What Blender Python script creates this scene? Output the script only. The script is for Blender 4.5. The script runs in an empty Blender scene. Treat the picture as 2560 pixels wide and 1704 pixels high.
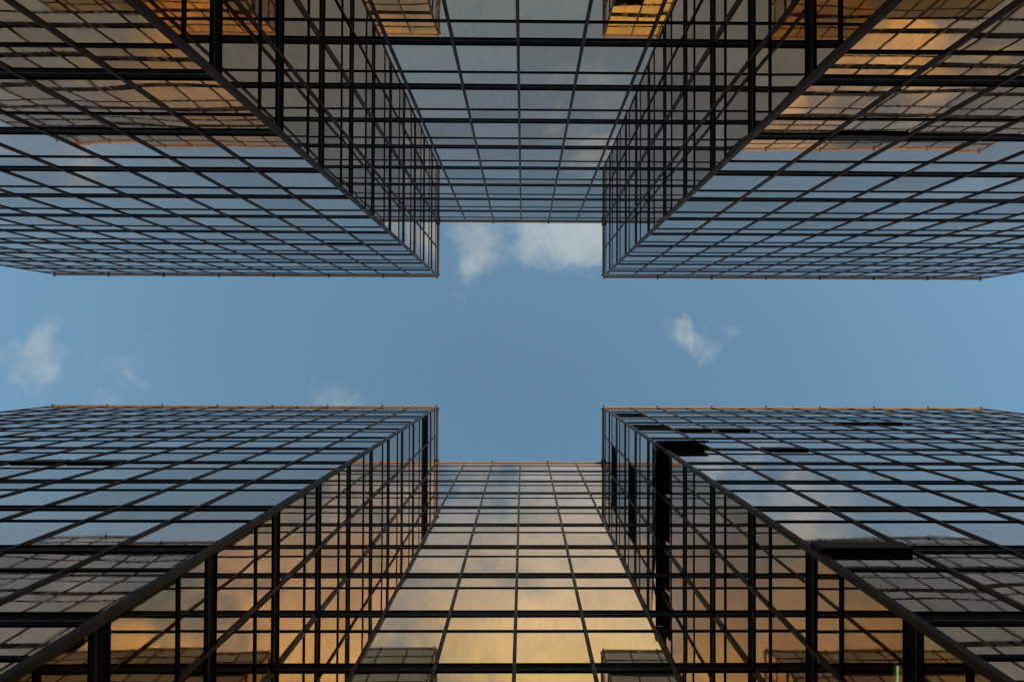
import bpy, bmesh, math, random
import mathutils
from mathutils import Vector, Matrix
random.seed(7)
S = bpy.context.scene
COL = S.collection
R = math.radians

# ------------------------------------------------------------------ measures
CAMZ = 1.6                 # eye height
ROOF = 45.8                # roof above the eye
M, MW = 1.5877, 1.56737    # window module in the recess / on the wings
XL = -4.9185; XR = XL + 6 * M
YA = -4.4022               # wing face of the tower at the top of the photograph
YB = 3.112                # wing face of the other tower
DEEP = 2 * M               # depth of the recess
NW = 14                    # modules per wing
ST = 3.315                 # storey height
SH = 1.37                  # height of the upper, short row of panes
NK = 14
LEDGE = 0.012; MULL = 0.021; BH = 0.45; TH = 0.105
FPX = 1991.1
AX, AY, AZ = 0.01455, -0.01278, -0.0038
PX, PY = 1333.7, 853.3     # optical axis in the 2560 x 1704 photograph

# ------------------------------------------------------------------ nodes
def mat(name):
    m = bpy.data.materials.new(name); m.use_nodes = True
    nt = m.node_tree; nt.nodes.clear()
    out = nt.nodes.new('ShaderNodeOutputMaterial')
    return m, nt, out
class NT:
    def __init__(s, nt): s.nt = nt
    def n(s, t, **k):
        x = s.nt.nodes.new(t)
        for a, b in k.items(): setattr(x, a, b)
        return x
    def l(s, a, b): s.nt.links.new(a, b)
    def val(s, x, inp):
        if hasattr(x, 'links') or isinstance(x, bpy.types.NodeSocket): s.l(x, inp)
        else: inp.default_value = x
    def m(s, op, a, b=0.0, c=0.0, clamp=False):
        x = s.n('ShaderNodeMath', operation=op, use_clamp=clamp)
        s.val(a, x.inputs[0]); s.val(b, x.inputs[1])
        if len(x.inputs) > 2: s.val(c, x.inputs[2])
        return x.outputs[0]
    def ramp(s, x, a, b, lo=0.0, hi=1.0, kind='SMOOTHSTEP'):
        r = s.n('ShaderNodeMapRange', interpolation_type=kind, clamp=True) if kind == 'LINEAR' else s.n('ShaderNodeMapRange', interpolation_type=kind)
        s.val(x, r.inputs[0]); r.inputs[1].default_value = a; r.inputs[2].default_value = b
        r.inputs[3].default_value = lo; r.inputs[4].default_value = hi
        return r.outputs[0]
    def mix(s, f, a, b, mode='MIX'):
        x = s.n('ShaderNodeMix', data_type='RGBA', blend_type=mode)
        s.val(f, x.inputs[0])
        for v, i in ((a, 6), (b, 7)):
            if isinstance(v, tuple): x.inputs[i].default_value = (*v, 1) if len(v) == 3 else v
            else: s.l(v, x.inputs[i])
        return x.outputs[2]
    def noise(s, vec, scale, det=3.0, rough=0.5, dist=0.0):
        x = s.n('ShaderNodeTexNoise')
        s.l(vec, x.inputs['Vector']); x.inputs['Scale'].default_value = scale
        x.inputs['Detail'].default_value = det; x.inputs['Roughness'].default_value = rough
        x.inputs['Distortion'].default_value = dist
        return x.outputs[0]
    def comb(s, a, b, c):
        x = s.n('ShaderNodeCombineXYZ')
        for i, v in enumerate((a, b, c)): s.val(v, x.inputs[i])
        return x.outputs[0]

def mirror_glass(name, clear=0.0):
    m, nt, out = mat(name); t = NT(nt)
    uv = t.n('ShaderNodeUVMap', uv_map='UVMap').outputs[0]
    sd = t.n('ShaderNodeUVMap', uv_map='seed').outputs[0]
    su = t.n('ShaderNodeSeparateXYZ'); t.l(uv, su.inputs[0])
    ss = t.n('ShaderNodeSeparateXYZ'); t.l(sd, ss.inputs[0])
    u, v, a, b = su.outputs[0], su.outputs[1], ss.outputs[0], ss.outputs[1]
    # rolled-glass waviness, different in every pane
    p = t.comb(u, v, t.m('MULTIPLY', a, 37.0))
    h1 = t.noise(p, 0.36, 0.6, 0.35)
    p2 = t.comb(t.m('MULTIPLY', u, 0.5), t.m('MULTIPLY', v, 1.6), t.m('MULTIPLY', b, 53.0))
    h2 = t.noise(p2, 1.3, 2.0, 0.5)
    h = t.m('ADD', t.m('MULTIPLY', h1, t.ramp(b, 0, 1, WAVE * .35, WAVE * 1.5, 'LINEAR')), t.m('MULTIPLY', h2, WAVE * .02))
    bump = t.n('ShaderNodeBump'); bump.inputs['Strength'].default_value = 1.0
    bump.inputs['Distance'].default_value = 1.0
    t.l(h, bump.inputs['Height'])
    # gold coating: coloured face on, nearly neutral at a glancing angle
    lw = t.n('ShaderNodeLayerWeight'); lw.inputs[0].default_value = 0.5
    f = t.m('POWER', lw.outputs['Facing'], 2.4)
    dust = t.noise(t.comb(t.m('MULTIPLY', u, 7.0), t.m('MULTIPLY', v, 0.7), t.m('MULTIPLY', a, 91.0)), 2.0, 5.0, 0.65)
    smear = t.noise(t.comb(u, v, t.m('MULTIPLY', b, 17.0)), 1.7, 6.0, 0.7, 0.6)
    dirt = t.ramp(t.m('ADD', t.m('MULTIPLY', dust, .68), t.m('MULTIPLY', smear, .42)), .46, .70, 0.0, 1.0)
    c = t.mix(f, GOLD0, GOLD1)
    var = t.ramp(a, 0, 1, 0.83, 1.06, 'LINEAR')
    c = t.mix(t.m('MULTIPLY', dirt, 0.17), c, (0.42, 0.36, 0.29))
    vm = t.n('ShaderNodeVectorMath', operation='SCALE'); t.l(c, vm.inputs[0]); t.l(var, vm.inputs['Scale'])
    g = t.n('ShaderNodeBsdfGlossy'); t.l(vm.outputs[0], g.inputs['Color'])
    t.l(t.m('MULTIPLY_ADD', dirt, 0.035, 0.004), g.inputs['Roughness'])
    t.l(bump.outputs[0], g.inputs['Normal'])
    d = t.n('ShaderNodeBsdfDiffuse'); d.inputs[0].default_value = (.20, .17, .12, 1)
    mx = t.n('ShaderNodeMixShader'); t.l(t.m('MULTIPLY_ADD', dirt, 0.05, 0.01), mx.inputs[0])
    t.l(g.outputs[0], mx.inputs[1]); t.l(d.outputs[0], mx.inputs[2])
    if clear:
        tr = t.n('ShaderNodeBsdfTransparent'); m2 = t.n('ShaderNodeMixShader'); m2.inputs[0].default_value = clear
        t.l(mx.outputs[0], m2.inputs[1]); t.l(tr.outputs[0], m2.inputs[2]); t.l(m2.outputs[0], out.inputs[0])
    else: t.l(mx.outputs[0], out.inputs[0])
    return m

def bronze(name, base, rough, metal=0.75, scale=6.0, spec=.3):
    m, nt, out = mat(name); t = NT(nt)
    o = t.n('ShaderNodeTexCoord').outputs['Object']
    n1 = t.noise(o, scale, 5.0, 0.6); n2 = t.noise(o, 55.0, 3.0, 0.6)
    k = t.m('ADD', t.m('MULTIPLY', n1, .7), t.m('MULTIPLY', n2, .3))
    c = t.mix(t.ramp(k, .32, .68), tuple(x * .70 for x in base), tuple(x * 1.3 for x in base))
    p = t.n('ShaderNodeBsdfPrincipled'); t.l(c, p.inputs['Base Color'])
    p.inputs['Metallic'].default_value = metal
    p.inputs['Specular IOR Level'].default_value = spec
    t.l(t.ramp(n1, .3, .7, rough - .08, rough + .12), p.inputs['Roughness'])
    t.l(p.outputs[0], out.inputs[0])
    return m

def plain(name, base, rough=.8, scale=3.0):
    m, nt, out = mat(name); t = NT(nt)
    o = t.n('ShaderNodeTexCoord').outputs['Object']
    c = t.mix(t.ramp(t.noise(o, scale, 6.0, .65), .3, .7), tuple(x * .75 for x in base), tuple(x * 1.25 for x in base))
    p = t.n('ShaderNodeBsdfPrincipled'); t.l(c, p.inputs['Base Color']); p.inputs['Roughness'].default_value = rough
    t.l(p.outputs[0], out.inputs[0]); return m

WAVE = 0.0084
GOLD0 = (0.70, 0.395, 0.075); GOLD1 = (1.0, 0.885, 0.90)
GLASS = mirror_glass('gold_mirror_glass'); CLEARG = mirror_glass('thin_coated_glass', .30)
BRONZE = bronze('bronze_anodised_mullion', (0.095, 0.055, 0.034), .48, .4, 6.0, .2)
LEDGEM = bronze('dark_bronze_ledge', (0.007, 0.0055, 0.0045), .6, .0, 6.0, .06)
RIBM = bronze('bronze_rib', (0.045, 0.034, 0.028), .5, .4, 6.0, .2)
COPEM = bronze('weathered_bronze_coping', (0.18, 0.155, 0.135), .6, .1)
DARK = plain('dark_office_interior', (0.012, 0.011, 0.010), .9)
LOUV = plain('black_louvre_paint', (0.012, 0.011, 0.009), .55)
ROOFM = plain('grey_roof_screed', (.18, .18, .17), .9, .8)

# ------------------------------------------------------------------ meshes
class MB:
    def __init__(s, uv=False):
        s.bm = bmesh.new()
        s.uv = s.bm.loops.layers.uv.new('UVMap') if uv else None
        s.sd = s.bm.loops.layers.uv.new('seed') if uv else None
    def box(s, o, a, b, c, uvw=None, seed=None, mi=0):
        """o corner, a b c edge vectors"""
        o, a, b, c = Vector(o), Vector(a), Vector(b), Vector(c)
        P = [o, o + a, o + a + b, o + b, o + c, o + a + c, o + a + b + c, o + b + c]
        vs = [s.bm.verts.new(p) for p in P]
        F = [(0, 3, 2, 1), (4, 5, 6, 7), (0, 1, 5, 4), (1, 2, 6, 5), (2, 3, 7, 6), (3, 0, 4, 7)]
        flip = a.cross(b).dot(c) < 0
        for f in F:
            face = s.bm.faces.new([vs[i] for i in (reversed(f) if flip else f)])
            face.material_index = mi
            if s.uv:
                for lp in face.loops:
                    d = lp.vert.co - o
                    lp[s.uv].uv = (uvw[0] + d.dot(a.normalized()), uvw[1] + d.dot(b.normalized()))
                    lp[s.sd].uv = seed
    def build(s, name, m, parent=None, bevel=0.0):
        me = bpy.data.meshes.new(name)
        if bevel:
            bmesh.ops.bevel(s.bm, geom=list(s.bm.edges), offset=bevel, segments=1, affect='EDGES')
        s.bm.to_mesh(me); s.bm.free(); me.materials.append(m)
        if m is LEDGEM: me.materials.append(RIBM)
        o = bpy.data.objects.new(name, me); COL.objects.link(o)
        if parent: o.parent = parent
        return o

def rot_m(rx, ry, rz):
    cx, sx, cy, sy, cz, sz = math.cos(rx), math.sin(rx), math.cos(ry), math.sin(ry), math.cos(rz), math.sin(rz)
    X = Matrix(((1, 0, 0), (0, cx, -sx), (0, sx, cx)))
    Y = Matrix(((cy, 0, sy), (0, 1, 0), (-sy, 0, cy)))
    Z = Matrix(((cz, -sz, 0), (sz, cz, 0), (0, 0, 1)))
    return Z @ Y @ X
CM = rot_m(AX, AY, AZ)
CAMP = Vector((0, 0, CAMZ))
def project(p):      # only used to choose which panes show largest
    d = Vector(p) - CAMP
    q = CM @ Vector((d.x, -d.y, d.z))
    if q.z < .5: return None
    return (PX + FPX * q.x / q.z, PY - FPX * q.y / q.z)

# ------------------------------------------------------------------ a facade
class Face:
    """origin (x,y) at its left end, d along the face, n outward normal"""
    def __init__(s, key, o, d, n, mods, mod, dz):
        s.key, s.o, s.d, s.n, s.mods, s.mod, s.dz = key, Vector((*o, 0)), Vector((*d, 0)), Vector((*n, 0)), mods, mod, dz
        s.len = mods * mod
    def p(s, u, w, z): return s.o + s.d * u + s.n * w + Vector((0, 0, z))
Z = Vector((0, 0, 1))
TOPZ = CAMZ + ROOF
def zk(k): return TOPZ - ST * k + (.28 if k > 0 else 0)
def zthin(k): return zk(k) - (SH if k > 0 else 1.20)

def tower(name, label, sgn, yw, openings, louvres, flaps):
    """sgn: direction (in y) in which the tower's faces look"""
    root = bpy.data.objects.new(name, None); COL.objects.link(root)
    yb = yw - sgn * DEEP
    root.location = ((XL + XR) / 2, yb - sgn * 5, 0)
    root['label'] = label; root['category'] = 'office tower'; root['group'] = 'facing gold glass towers'
    off = Vector(root.location)
    parts = []
    x0, x1 = XL - NW * MW, XR + NW * MW
    faces = [Face('wingL', (x0, yw), (1, 0), (0, sgn), NW, MW, 0.0),
             Face('wingR', (XR, yw), (1, 0), (0, sgn), NW, MW, 0.0),
             Face('back', (XL, yb), (1, 0), (0, sgn), 6, M, 0.002),
             Face('sideL', (XL, yw), (0, -sgn), (1, 0), 2, M, 0.005),
             Face('sideR', (XR, yw), (0, -sgn), (-1, 0), 2, M, 0.005)]
    panes = []
    for F in faces:
        inner = F.key.startswith('side')
        for i in range(F.mods):
            j = {'wingL': NW - 1 - i}.get(F.key, i)       # counted from the recess corner
            for k in range(NK + 1):
                zt = zk(k); zb = max(zk(k + 1), 0.35)
                zs = zthin(k)
                for row, (a, b) in (('s', (zs, zt)), ('t', (zb, zs))):
                    if b - a < .3: continue
                    tag = (F.key, j, k, row)
                    u0, u1 = i * F.mod + .012, (i + 1) * F.mod - .012
                    a2, b2 = a + .006, b - (BH if row == 's' and k > 0 else TH if row == 't' else .02) + .02
                    if tag in louvres:
                        mb = MB()
                        mb.box(F.p(u0, -.16, a2), F.d * (u1 - u0), Z * (b2 - a2), F.n * .01)
                        nn = int((b2 - a2) / .16)
                        for q in range(nn):
                            zz = a2 + .03 + q * .16
                            mb.box(F.p(u0 + .03, -.13, zz + .05), F.d * (u1 - u0 - .06), Z * .012, F.n * .12 - Z * .06)
                        parts.append((mb, 'louvre_panel', LOUV, None)); continue
                    if tag in openings:
                        parts.append(('open', F, u0, u1, a2, b2, openings[tag])); continue
                    ax = random.gauss(0, TILT); ay = random.gauss(0, TILT)
                    W, Hh = u1 - u0, b2 - a2
                    o = F.p(u0, -.03 - ax * W / 2 - ay * Hh / 2, a2)
                    da = F.d * W + F.n * (ax * W); db = Z * Hh + F.n * (ay * Hh)
                    c = F.n * .022
                    seed = (random.random(), random.random())
                    uvw = (i * F.mod + hash_key(F.key) * 40, a)
                    c4 = [project(F.p(uu, 0, zz)) for uu, zz in ((u0, a), (u1, a), (u1, b), (u0, b))]
                    area = 0
                    if all(c4):
                        c4 = [(min(max(x, 0), 2560), min(max(y, 0), 1704)) for x, y in c4]
                        area = abs(sum(c4[q][0] * c4[(q + 1) % 4][1] - c4[(q + 1) % 4][0] * c4[q][1] for q in range(4))) / 2
                    panes.append((area + (1e9 if tag == CLEAR and sgn < 0 else 0), o, da, db, c, uvw, seed))
    panes.sort(key=lambda t: -t[0])
    for area, o, da, db, c, uvw, seed in panes[:100]:
        mb = MB(True); mb.box(o - off, da, db, c, uvw, seed); mb.build('window_pane', CLEARG if area > 1e8 else GLASS, root)
    mb = MB(True)
    for area, o, da, db, c, uvw, seed in panes[100:]: mb.box(o - off, da, db, c, uvw, seed)
    r = mb.build('upper_window_panes', GLASS, root); r['kind'] = 'stuff'
    r['label'] = 'the many smaller mirror panes higher up and farther along the tower'

    def sub(mb, nm, m, par=root, bevel=0.0):
        for v in mb.bm.verts: v.co -= off
        return mb.build(nm, m, par, bevel)
    # ledges and transoms, one of each per storey and face
    for F in faces:
        ua, ub = 0.0, F.len
        if F.key.startswith('side'): ua, ub = .03, F.len - LEDGE - .004
        for k in range(1, NK + 1):
            z = zk(k) + F.dz
            if z < .4: continue
            mb = MB()
            # dark spandrel band: recessed strip, projecting rib, lower strip
            mb.box(F.p(ua, -.05, z - .030), F.d * (ub - ua), F.n * (LEDGE + .05), Z * .030)
            mb.box(F.p(ua, -.05, z - BH + .14), F.d * (ub - ua), F.n * .046, Z * (BH - .171))
            mb.box(F.p(ua, -.05, z - BH + .085), F.d * (ub - ua), F.n * (LEDGE + .052), Z * .054, mi=1)
            mb.box(F.p(ua, -.05, z - BH), F.d * (ub - ua), F.n * (LEDGE + .046), Z * .084)
            sub(mb, 'spandrel_band', LEDGEM)
        for k in range(0, NK + 1):
            z = zthin(k) + F.dz
            if z < .4: continue
            mb = MB()
            mb.box(F.p(ua, -.05, z - TH), F.d * (ub - ua), F.n * .060, Z * TH)
            sub(mb, 'transom', LEDGEM)
        for i in range(F.mods):
            j = NW - 1 - i if F.key == 'wingL' else i
            for k in range(1, NK):
                pr = flaps.get((F.key, j, k))
                if not pr: continue
                u = i * F.mod + .06; L_ = F.mod - .12
                pts = [(u, .013, zk(k) + .02), (u, -.04, zk(k) + .02), (u, -.04, zk(k) - BH - .02), (u, pr, zk(k) - BH - .05), (u, pr + .006, zk(k) - .10)]
                mb = MB()
                va = [mb.bm.verts.new(F.p(*q)) for q in pts]; vb = [mb.bm.verts.new(F.p(q[0] + L_, q[1], q[2])) for q in pts]
                n5 = len(pts)
                for q in range(n5): mb.bm.faces.new((va[q], va[(q + 1) % n5], vb[(q + 1) % n5], vb[q]))
                mb.bm.faces.new(va[::-1]); mb.bm.faces.new(vb)
                bmesh.ops.recalc_face_normals(mb.bm, faces=list(mb.bm.faces))
                sub(mb, 'vent_flap', LOUV)
        # mullions
        if F.key == 'wingL': idx = range(1, NW)
        elif F.key == 'wingR': idx = range(1, NW)
        elif F.key == 'back': idx = range(1, 6)
        else: idx = (1,)
        for i in idx:
            mb = MB()
            for k in range(-1, NK + 1):
                zt = zk(k + 0) - .075 if k >= 0 else TOPZ - .004
                zb = (zk(k + 1) - .068) if k + 1 <= NK - 1 else .30
                if k < 0: zb = zk(0) - .068
                if zt - zb < .05 and k >= 0: continue
                if k >= NK: continue
                mb.box(F.p(i * F.mod - .040, -.06, zb), F.d * .080, F.n * (.06 + MULL), Z * (zt - zb))
                mb.box(F.p(i * F.mod - .026, MULL - .001, zb), F.d * .052, F.n * .005, Z * (zt - zb))
                if zb < .5: break
            sub(mb, 'mullion', BRONZE)
        # coping with small anchor studs
        mb = MB()
        cu, cv = -0.0, F.len
        if F.key.startswith('side'): cu, cv = .03, F.len - .105
        mb.box(F.p(cu, -.30, TOPZ + .002 + F.dz), F.d * (cv - cu), F.n * .370, Z * .06)
        s0, s1, s2, s3_ = (F.p(cu, -.02, TOPZ - .07 + F.dz), F.p(cu, .012, TOPZ - .07 + F.dz), F.p(cu, .065, TOPZ + F.dz), F.p(cu, -.02, TOPZ + F.dz))
        va = [mb.bm.verts.new(q) for q in (s0, s1, s2, s3_)]; vb = [mb.bm.verts.new(q + F.d * (cv - cu)) for q in (s0, s1, s2, s3_)]
        for q in range(4): mb.bm.faces.new((va[q], va[(q + 1) % 4], vb[(q + 1) % 4], vb[q]))
        mb.bm.faces.new(va[::-1]); mb.bm.faces.new(vb)
        bmesh.ops.recalc_face_normals(mb.bm, faces=list(mb.bm.faces))
        for i in range(0, F.mods + 1, 2):
            u = min(max(i * F.mod - .05, cu), cv - .10)
            mb.box(F.p(u, .07, TOPZ - .03), F.d * .09, F.n * .045, Z * .11)
        sub(mb, 'coping', COPEM)
    # corner posts: outer corners, inner corners, wing ends
    def post(cx, cy, sx, sy, nm, w=.018):
        mb = MB()
        # sx, sy: the outward directions at this corner
        for k in range(-1, NK):
            zt = zk(k) - .075 if k >= 0 else TOPZ - .006
            zb = zk(k + 1) - .068 if k + 1 <= NK - 1 else .30
            if k < 0: zb = zk(0) - .068
            if zt - zb < .02: continue
            a = Vector((cx + sx * w, cy + sy * w, zb))
            mb.box(a, Vector((-sx * (w + .085), 0, 0)), Vector((0, -sy * (w + .085), 0)), Z * (zt - zb))
        sub(mb, nm, BRONZE)
    post(XL, yw, 1, sgn, 'corner_post'); post(XR, yw, -1, sgn, 'corner_post')
    post(x0, yw, -1, sgn, 'corner_post'); post(x1, yw, 1, sgn, 'corner_post')
    for cx, sx in ((XL, 1), (XR, -1)):
        mb = MB(); mb.box((cx - sx * .05, yb - sgn * .05, .3), (sx * .09, 0, 0), (0, sgn * .09, 0), (0, 0, TOPZ - .01 - .3))
        sub(mb, 'inner_corner_post', BRONZE)
    # core, roof, plinth, end walls
    DB = 10.0
    g = .45
    mb = MB()
    def slab(xa, xb, ya, yb_, za, zb): mb.box((xa, ya, za), (xb - xa, 0, 0), (0, yb_ - ya, 0), (0, 0, zb - za))
    yfar = yb - sgn * DB
    slab(x0 + .2, XL - g, yw - sgn * g, yfar, 0, TOPZ - .05)
    slab(XL - g, XR + g, yb - sgn * g, yfar, 0, TOPZ - .053)
    slab(XR + g, x1 - .2, yw - sgn * g, yfar, 0, TOPZ - .05)
    sub(mb, 'core_wall', DARK)
    mb = MB()
    slab(x0 + .02, XL - .3, yw - sgn * .32, yfar, TOPZ - .04, TOPZ - .004)
    slab(XL - .3, XR + .3, yb - sgn * .32, yfar, TOPZ - .043, TOPZ - .007)
    slab(XR + .3, x1 - .02, yw - sgn * .32, yfar, TOPZ - .04, TOPZ - .004)
    sub(mb, 'roof', ROOFM)
    for xa in (x0, x1 - .15):
        mb = MB(); slab(xa, xa + .15, yw - sgn * .06, yfar, 0, TOPZ - .05)
        for k in range(1, NK):
            slab(xa - .03, xa + .18, yw - sgn * .2, yfar, zk(k) - .04, zk(k) + .04)
        sub(mb, 'end_wall', LEDGEM)
    mb = MB()
    slab(x0, XL - .04, yw - sgn * .2, yw + sgn * .10, 0, .29)
    slab(XR + .04, x1, yw - sgn * .2, yw + sgn * .10, 0, .29)
    slab(XL + .01, XR - .01, yb - sgn * .2, yb + sgn * .10, 0, .285)
    sub(mb, 'plinth', ROOFM)
    # louvres and open windows
    for P in parts:
        if P[0] == 'open':
            _, F, u0, u1, a, b, swing = P
            f = MB()
            W, Hh = u1 - u0, b - a
            ang = math.asin(min(.95, swing / Hh))
            dn = -Z * math.cos(ang) + F.n * math.sin(ang)      # from the hinge downwards
            nn = F.n * math.cos(ang) + Z * math.sin(ang)
            top = F.p(u0 + .05, .012, b - .03)
            W -= .10; L = Hh - .035
            t_ = .05
            f.box(top, F.d * W, dn * .07, nn * t_)
            f.box(top + dn * (L - .07), F.d * W, dn * .07, nn * t_)
            f.box(top + dn * .07, F.d * .06, dn * (L - .14), nn * t_)
            f.box(top + dn * .07 + F.d * (W - .06), F.d * .06, dn * (L - .14), nn * t_)
            for sx in (.03, W - .05):      # stays
                q = top + F.d * sx + dn * (L * .75)
                e = F.p(u0 + .05 + sx, -.02, a + .30)
                f.box(q, F.d * .02, e - q, Z * .02)
            fo = sub(f, 'open_window', LOUV)
            fo['label'] = 'window pushed open at the bottom'
            g_ = MB(True)
            seed = (random.random(), random.random())
            g_.box(top + dn * .07 + F.d * .06 + nn * .022 - off, F.d * (W - .12), dn * (L - .14), nn * .02, (u0, a), seed)
            gp = g_.build('glass', GLASS, fo)
            bk = MB(); bk.box(top + dn * .07 + F.d * .06 + nn * .006, F.d * (W - .12), dn * (L - .14), nn * .012)
            for v in bk.bm.verts: v.co -= off
            bk.build('backing_sheet', LOUV, fo)
        else:
            mb, nm, m_, _ = P
            sub(mb, nm, m_)
    return root

def hash_key(k): return {'wingL': 1, 'wingR': 2, 'back': 3, 'sideL': 4, 'sideR': 5}[k]
TILT = 0.0011

fl_top = {('wingL', 1, 4): .035, ('wingR', 1, 9): .045}
op_bot = {('wingR', 0, 5, 't'): .20, ('sideR', 0, 5, 't'): .17, ('sideR', 1, 5, 't'): .17}
fl_bot = {('wingR', 6, 3): .05, ('wingR', 7, 3): .06, ('wingR', 2, 6): .06, ('wingR', 1, 4): .06, ('wingR', 2, 4): .06,
          ('wingR', 0, 10): .09, ('wingL', 5, 7): .05, ('wingL', 4, 7): .05}
lv_bot = {('wingR', 0, 1, 't'), ('wingR', 0, 3, 't'),
          ('sideR', 1, 1, 't'), ('sideR', 1, 3, 't'), ('sideL', 0, 1, 't'), ('sideL', 1, 1, 't')}
CLEAR = ('sideR', 0, 10, 't')
tower('glass_tower', 'gold mirror-glass tower at the top of the photo, with a dark bronze roof edge', 1, YA, {}, set(), fl_top)
tower('glass_tower', 'gold mirror-glass tower at the photo bottom, with sunlit roof edge and open windows', -1, YB, op_bot, lv_bot, fl_bot)

# ------------------------------------------------------------------ office lamp behind a pane
lamp = bpy.data.objects.new('fluorescent_lamp', None); COL.objects.link(lamp)
lamp.location = (XR + .25, 4.57, CAMZ + 10.3)
lamp['label'] = 'lit pale green fluorescent tube behind glass near the bottom right'; lamp['category'] = 'lamp'
m, nt, out = mat('tube_light'); t = NT(nt)
e = t.n('ShaderNodeEmission'); e.inputs[0].default_value = (.62, .95, .38, 1); e.inputs[1].default_value = .8
t.l(e.outputs[0], out.inputs[0])
mb = MB(); bmesh.ops.create_cone(mb.bm, cap_ends=True, segments=16, radius1=.014, radius2=.014, depth=1.1, matrix=Matrix.Rotation(R(90), 4, 'X'))
mb.build('tube', m, lamp)
mb = MB(); mb.box((-.04, -.62, .035), (.08, 0, 0), (0, 1.24, 0), (0, 0, .05))
for yy in (-.58, .555): mb.box((-.015, yy, -.02), (.03, 0, 0), (0, .025, 0), (0, 0, .056))
mb.build('housing', ROOFM, lamp)

# ------------------------------------------------------------------ ground
m, nt, out = mat('plaza_paving'); t = NT(nt)
o = t.n('ShaderNodeTexCoord').outputs['Object']
br = t.n('ShaderNodeTexBrick'); t.l(o, br.inputs[0]); br.inputs['Scale'].default_value = 1.6
br.inputs['Color1'].default_value = (.11, .10, .09, 1); br.inputs['Color2'].default_value = (.08, .075, .07, 1)
br.inputs['Mortar'].default_value = (.03, .03, .03, 1); br.inputs['Mortar Size'].default_value = .01
p = t.n('ShaderNodeBsdfPrincipled'); p.inputs['Roughness'].default_value = .8
t.l(t.mix(t.ramp(t.noise(o, .7, 6, .6), .3, .7, 0, .5), br.outputs[0], (.05, .048, .045)), p.inputs['Base Color'])
t.l(p.outputs[0], out.inputs[0])
mb = MB(); mb.box((-1500, -1500, -.5), (3000, 0, 0), (0, 3000, 0), (0, 0, .5))
gr = mb.build('plaza_ground', m); gr['kind'] = 'structure'

# ------------------------------------------------------------------ sky
SUN_EL, SUN_AZ = 4.0, 14.0      # azimuth measured from -Y towards +X
w = bpy.data.worlds.new('World'); S.world = w; w.use_nodes = True
nt = w.node_tree; nt.nodes.clear(); t = NT(nt)
out = t.n('ShaderNodeOutputWorld')
sky = t.n('ShaderNodeTexSky', sky_type='NISHITA'); sky.sun_disc = False
sd = Vector((math.sin(R(SUN_AZ)) * math.cos(R(SUN_EL)), -math.cos(R(SUN_AZ)) * math.cos(R(SUN_EL)), math.sin(R(SUN_EL))))
sky.sun_elevation = R(SUN_EL)
sky.sun_rotation = math.atan2(sd.x, sd.y)
sky.altitude = 0; sky.air_density = 1.0; sky.dust_density = 0.6; sky.ozone_density = 1.8
gv = t.n('ShaderNodeTexCoord').outputs['Generated']
s3 = t.n('ShaderNodeSeparateXYZ'); t.l(gv, s3.inputs[0])
zc = t.m('MAXIMUM', s3.outputs[2], .08)
cx = t.m('DIVIDE', s3.outputs[0], zc)
cy = t.m('MULTIPLY', t.m('DIVIDE', s3.outputs[1], zc), -1.0)    # grows towards the sun
pc = t.comb(cx, cy, 0.0)
wob = t.noise(pc, 3.0, 3, .5)
n1 = t.noise(t.comb(t.m('ADD', cx, t.m('MULTIPLY', wob, .12)), t.m('ADD', t.m('MULTIPLY', cy, 1.0), t.m('MULTIPLY', wob, .1)), .7), 9.0, 9, .60, .5)
# banks of cloud, as soft ellipses on the sky (x, y, rx, ry, amount)
blobs = [(-.070, .135, .070, .070, 1.30), (.055, .140, .100, .068, 1.20), (.0, .245, .22, .105, 1.35), (.32, .19, .14, .09, .90),
         (.14, .36, .36, .17, 1.5), (.28, .27, .19, .12, 1.3), (.45, .36, .25, .12, .95), (-.32, .34, .28, .15, 1.35), (-.58, -.045, .14, .10, .84), (-.23, -.05, .05, .04, .74), (.200, .025, .070, .040, .92),
         (-.5, -.3, .2, .12, .7), (.1, -.28, .12, .1, .66)]
cov = None
wv = t.n('ShaderNodeTexNoise'); t.l(pc, wv.inputs['Vector']); wv.inputs['Scale'].default_value = 11.0; wv.inputs['Detail'].default_value = 6.0; wv.inputs['Roughness'].default_value = .62
wc = t.n('ShaderNodeSeparateXYZ'); t.l(wv.outputs['Color'], wc.inputs[0])
bx_ = t.m('ADD', cx, t.m('MULTIPLY', t.m('SUBTRACT', wc.outputs[0], .5), .16))
by_ = t.m('ADD', cy, t.m('MULTIPLY', t.m('SUBTRACT', wc.outputs[1], .5), .16))
for bx, by, rx, ry, am in blobs:
    ex = t.m('POWER', t.m('ABSOLUTE', t.m('DIVIDE', t.m('SUBTRACT', bx_, bx), rx)), 2.0)
    ey = t.m('POWER', t.m('ABSOLUTE', t.m('DIVIDE', t.m('SUBTRACT', by_, by), ry)), 2.0)
    e = t.m('MULTIPLY', t.m('EXPONENT', t.m('MULTIPLY', t.m('ADD', ex, ey), -0.9)), am)
    cov = e if cov is None else t.m('MAXIMUM', cov, e)
cov = t.m('MAXIMUM', cov, t.ramp(cy, .35, .80, 0, 1.1))
mask = t.ramp(t.m('ADD', t.m('MULTIPLY', t.m('SUBTRACT', n1, .5), 2.1), cov), .50, 1.30, 0, 1)
warm = t.ramp(t.m('SUBTRACT', cy, t.m('MULTIPLY', t.m('ABSOLUTE', t.m('SUBTRACT', cx, .12)), .16)), .12, .34)
shade = t.noise(pc, 5.0, 5, .55)
c_cool = (.84, .97, 1.03)
c_warm = t.mix(t.ramp(cy, .28, .44), (1.42, 1.30, 1.00), (1.72, 1.54, .74))
cc = t.mix(warm, c_cool, c_warm)
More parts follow.
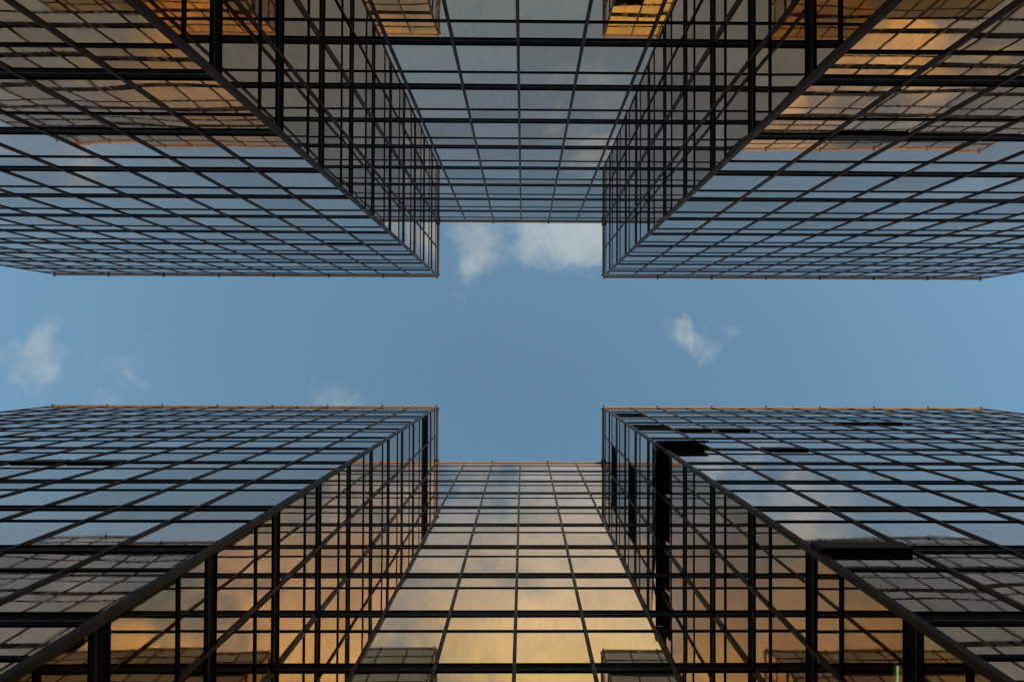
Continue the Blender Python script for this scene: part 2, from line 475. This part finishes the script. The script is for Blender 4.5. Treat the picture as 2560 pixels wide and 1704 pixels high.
vm = t.n('ShaderNodeVectorMath', operation='SCALE'); t.l(cc, vm.inputs[0]); t.l(t.m('MULTIPLY', t.ramp(shade, .3, .7, .84, 1.1), t.m('MULTIPLY', t.ramp(cy, .22, .42, .92, 1.15), t.m('MAXIMUM', t.ramp(cx, -.32, .05, .52, 1.0), t.ramp(cy, .10, .22, 1.0, 0.0)))), vm.inputs['Scale'])
tint = t.mix(1.0, sky.outputs[0], t.mix(t.ramp(t.m('ABSOLUTE', cy), .13, .36), (.97, 1.04, .975), (1.18, 1.05, 1.06)), 'MULTIPLY')
light = t.ramp(t.m('SQRT', t.m('ADD', t.m('MULTIPLY', cx, cx), t.m('MULTIPLY', cy, cy))), .05, .8, .98, 1.12)
vt = t.n('ShaderNodeVectorMath', operation='SCALE'); t.l(tint, vt.inputs[0]); t.l(light, vt.inputs['Scale']); tint = vt.outputs[0]
fin = t.mix(t.m('MULTIPLY', mask, .85), tint, vm.outputs[0])
bg = t.n('ShaderNodeBackground'); bg.inputs[1].default_value = .15
t.l(fin, bg.inputs[0]); t.l(bg.outputs[0], out.inputs[0])

L = bpy.data.lights.new('sun', 'SUN'); L.energy = 1.1; L.angle = R(.5); L.color = (1, .73, .52)
lo = bpy.data.objects.new('sun', L); COL.objects.link(lo)
lo.rotation_euler = sd.to_track_quat('Z', 'Y').to_euler(); lo.location = (0, -60, 80)

# ------------------------------------------------------------------ camera
cam = bpy.data.cameras.new('camera'); co = bpy.data.objects.new('camera', cam); COL.objects.link(co)
cam.sensor_width = 36; cam.lens = FPX * 36 / 2560
cam.shift_x = (1280 - PX) / 2560; cam.shift_y = (PY - 852) / 2560
cam.clip_start = .05; cam.clip_end = 4000
r0, r1, r2 = CM[0], CM[1], CM[2]
right = Vector((r0[0], -r0[1], r0[2])); up = Vector((r1[0], -r1[1], r1[2])); fw = Vector((r2[0], -r2[1], r2[2]))
mw = Matrix((right, up, -fw)).transposed().to_4x4(); mw.translation = CAMP
co.matrix_world = mw
S.camera = co
S.view_settings.view_transform = 'Standard'; S.view_settings.look = 'None'
S.view_settings.exposure = 2.0; S.view_settings.gamma = 1.0
S.cycles.max_bounces = 12; S.cycles.glossy_bounces = 10; S.cycles.diffuse_bounces = 3
S.cycles.sample_clamp_indirect = 2.5
S.cycles.blur_glossy = 0.3
S.cycles.use_denoising = True
S.render.film_transparent = False
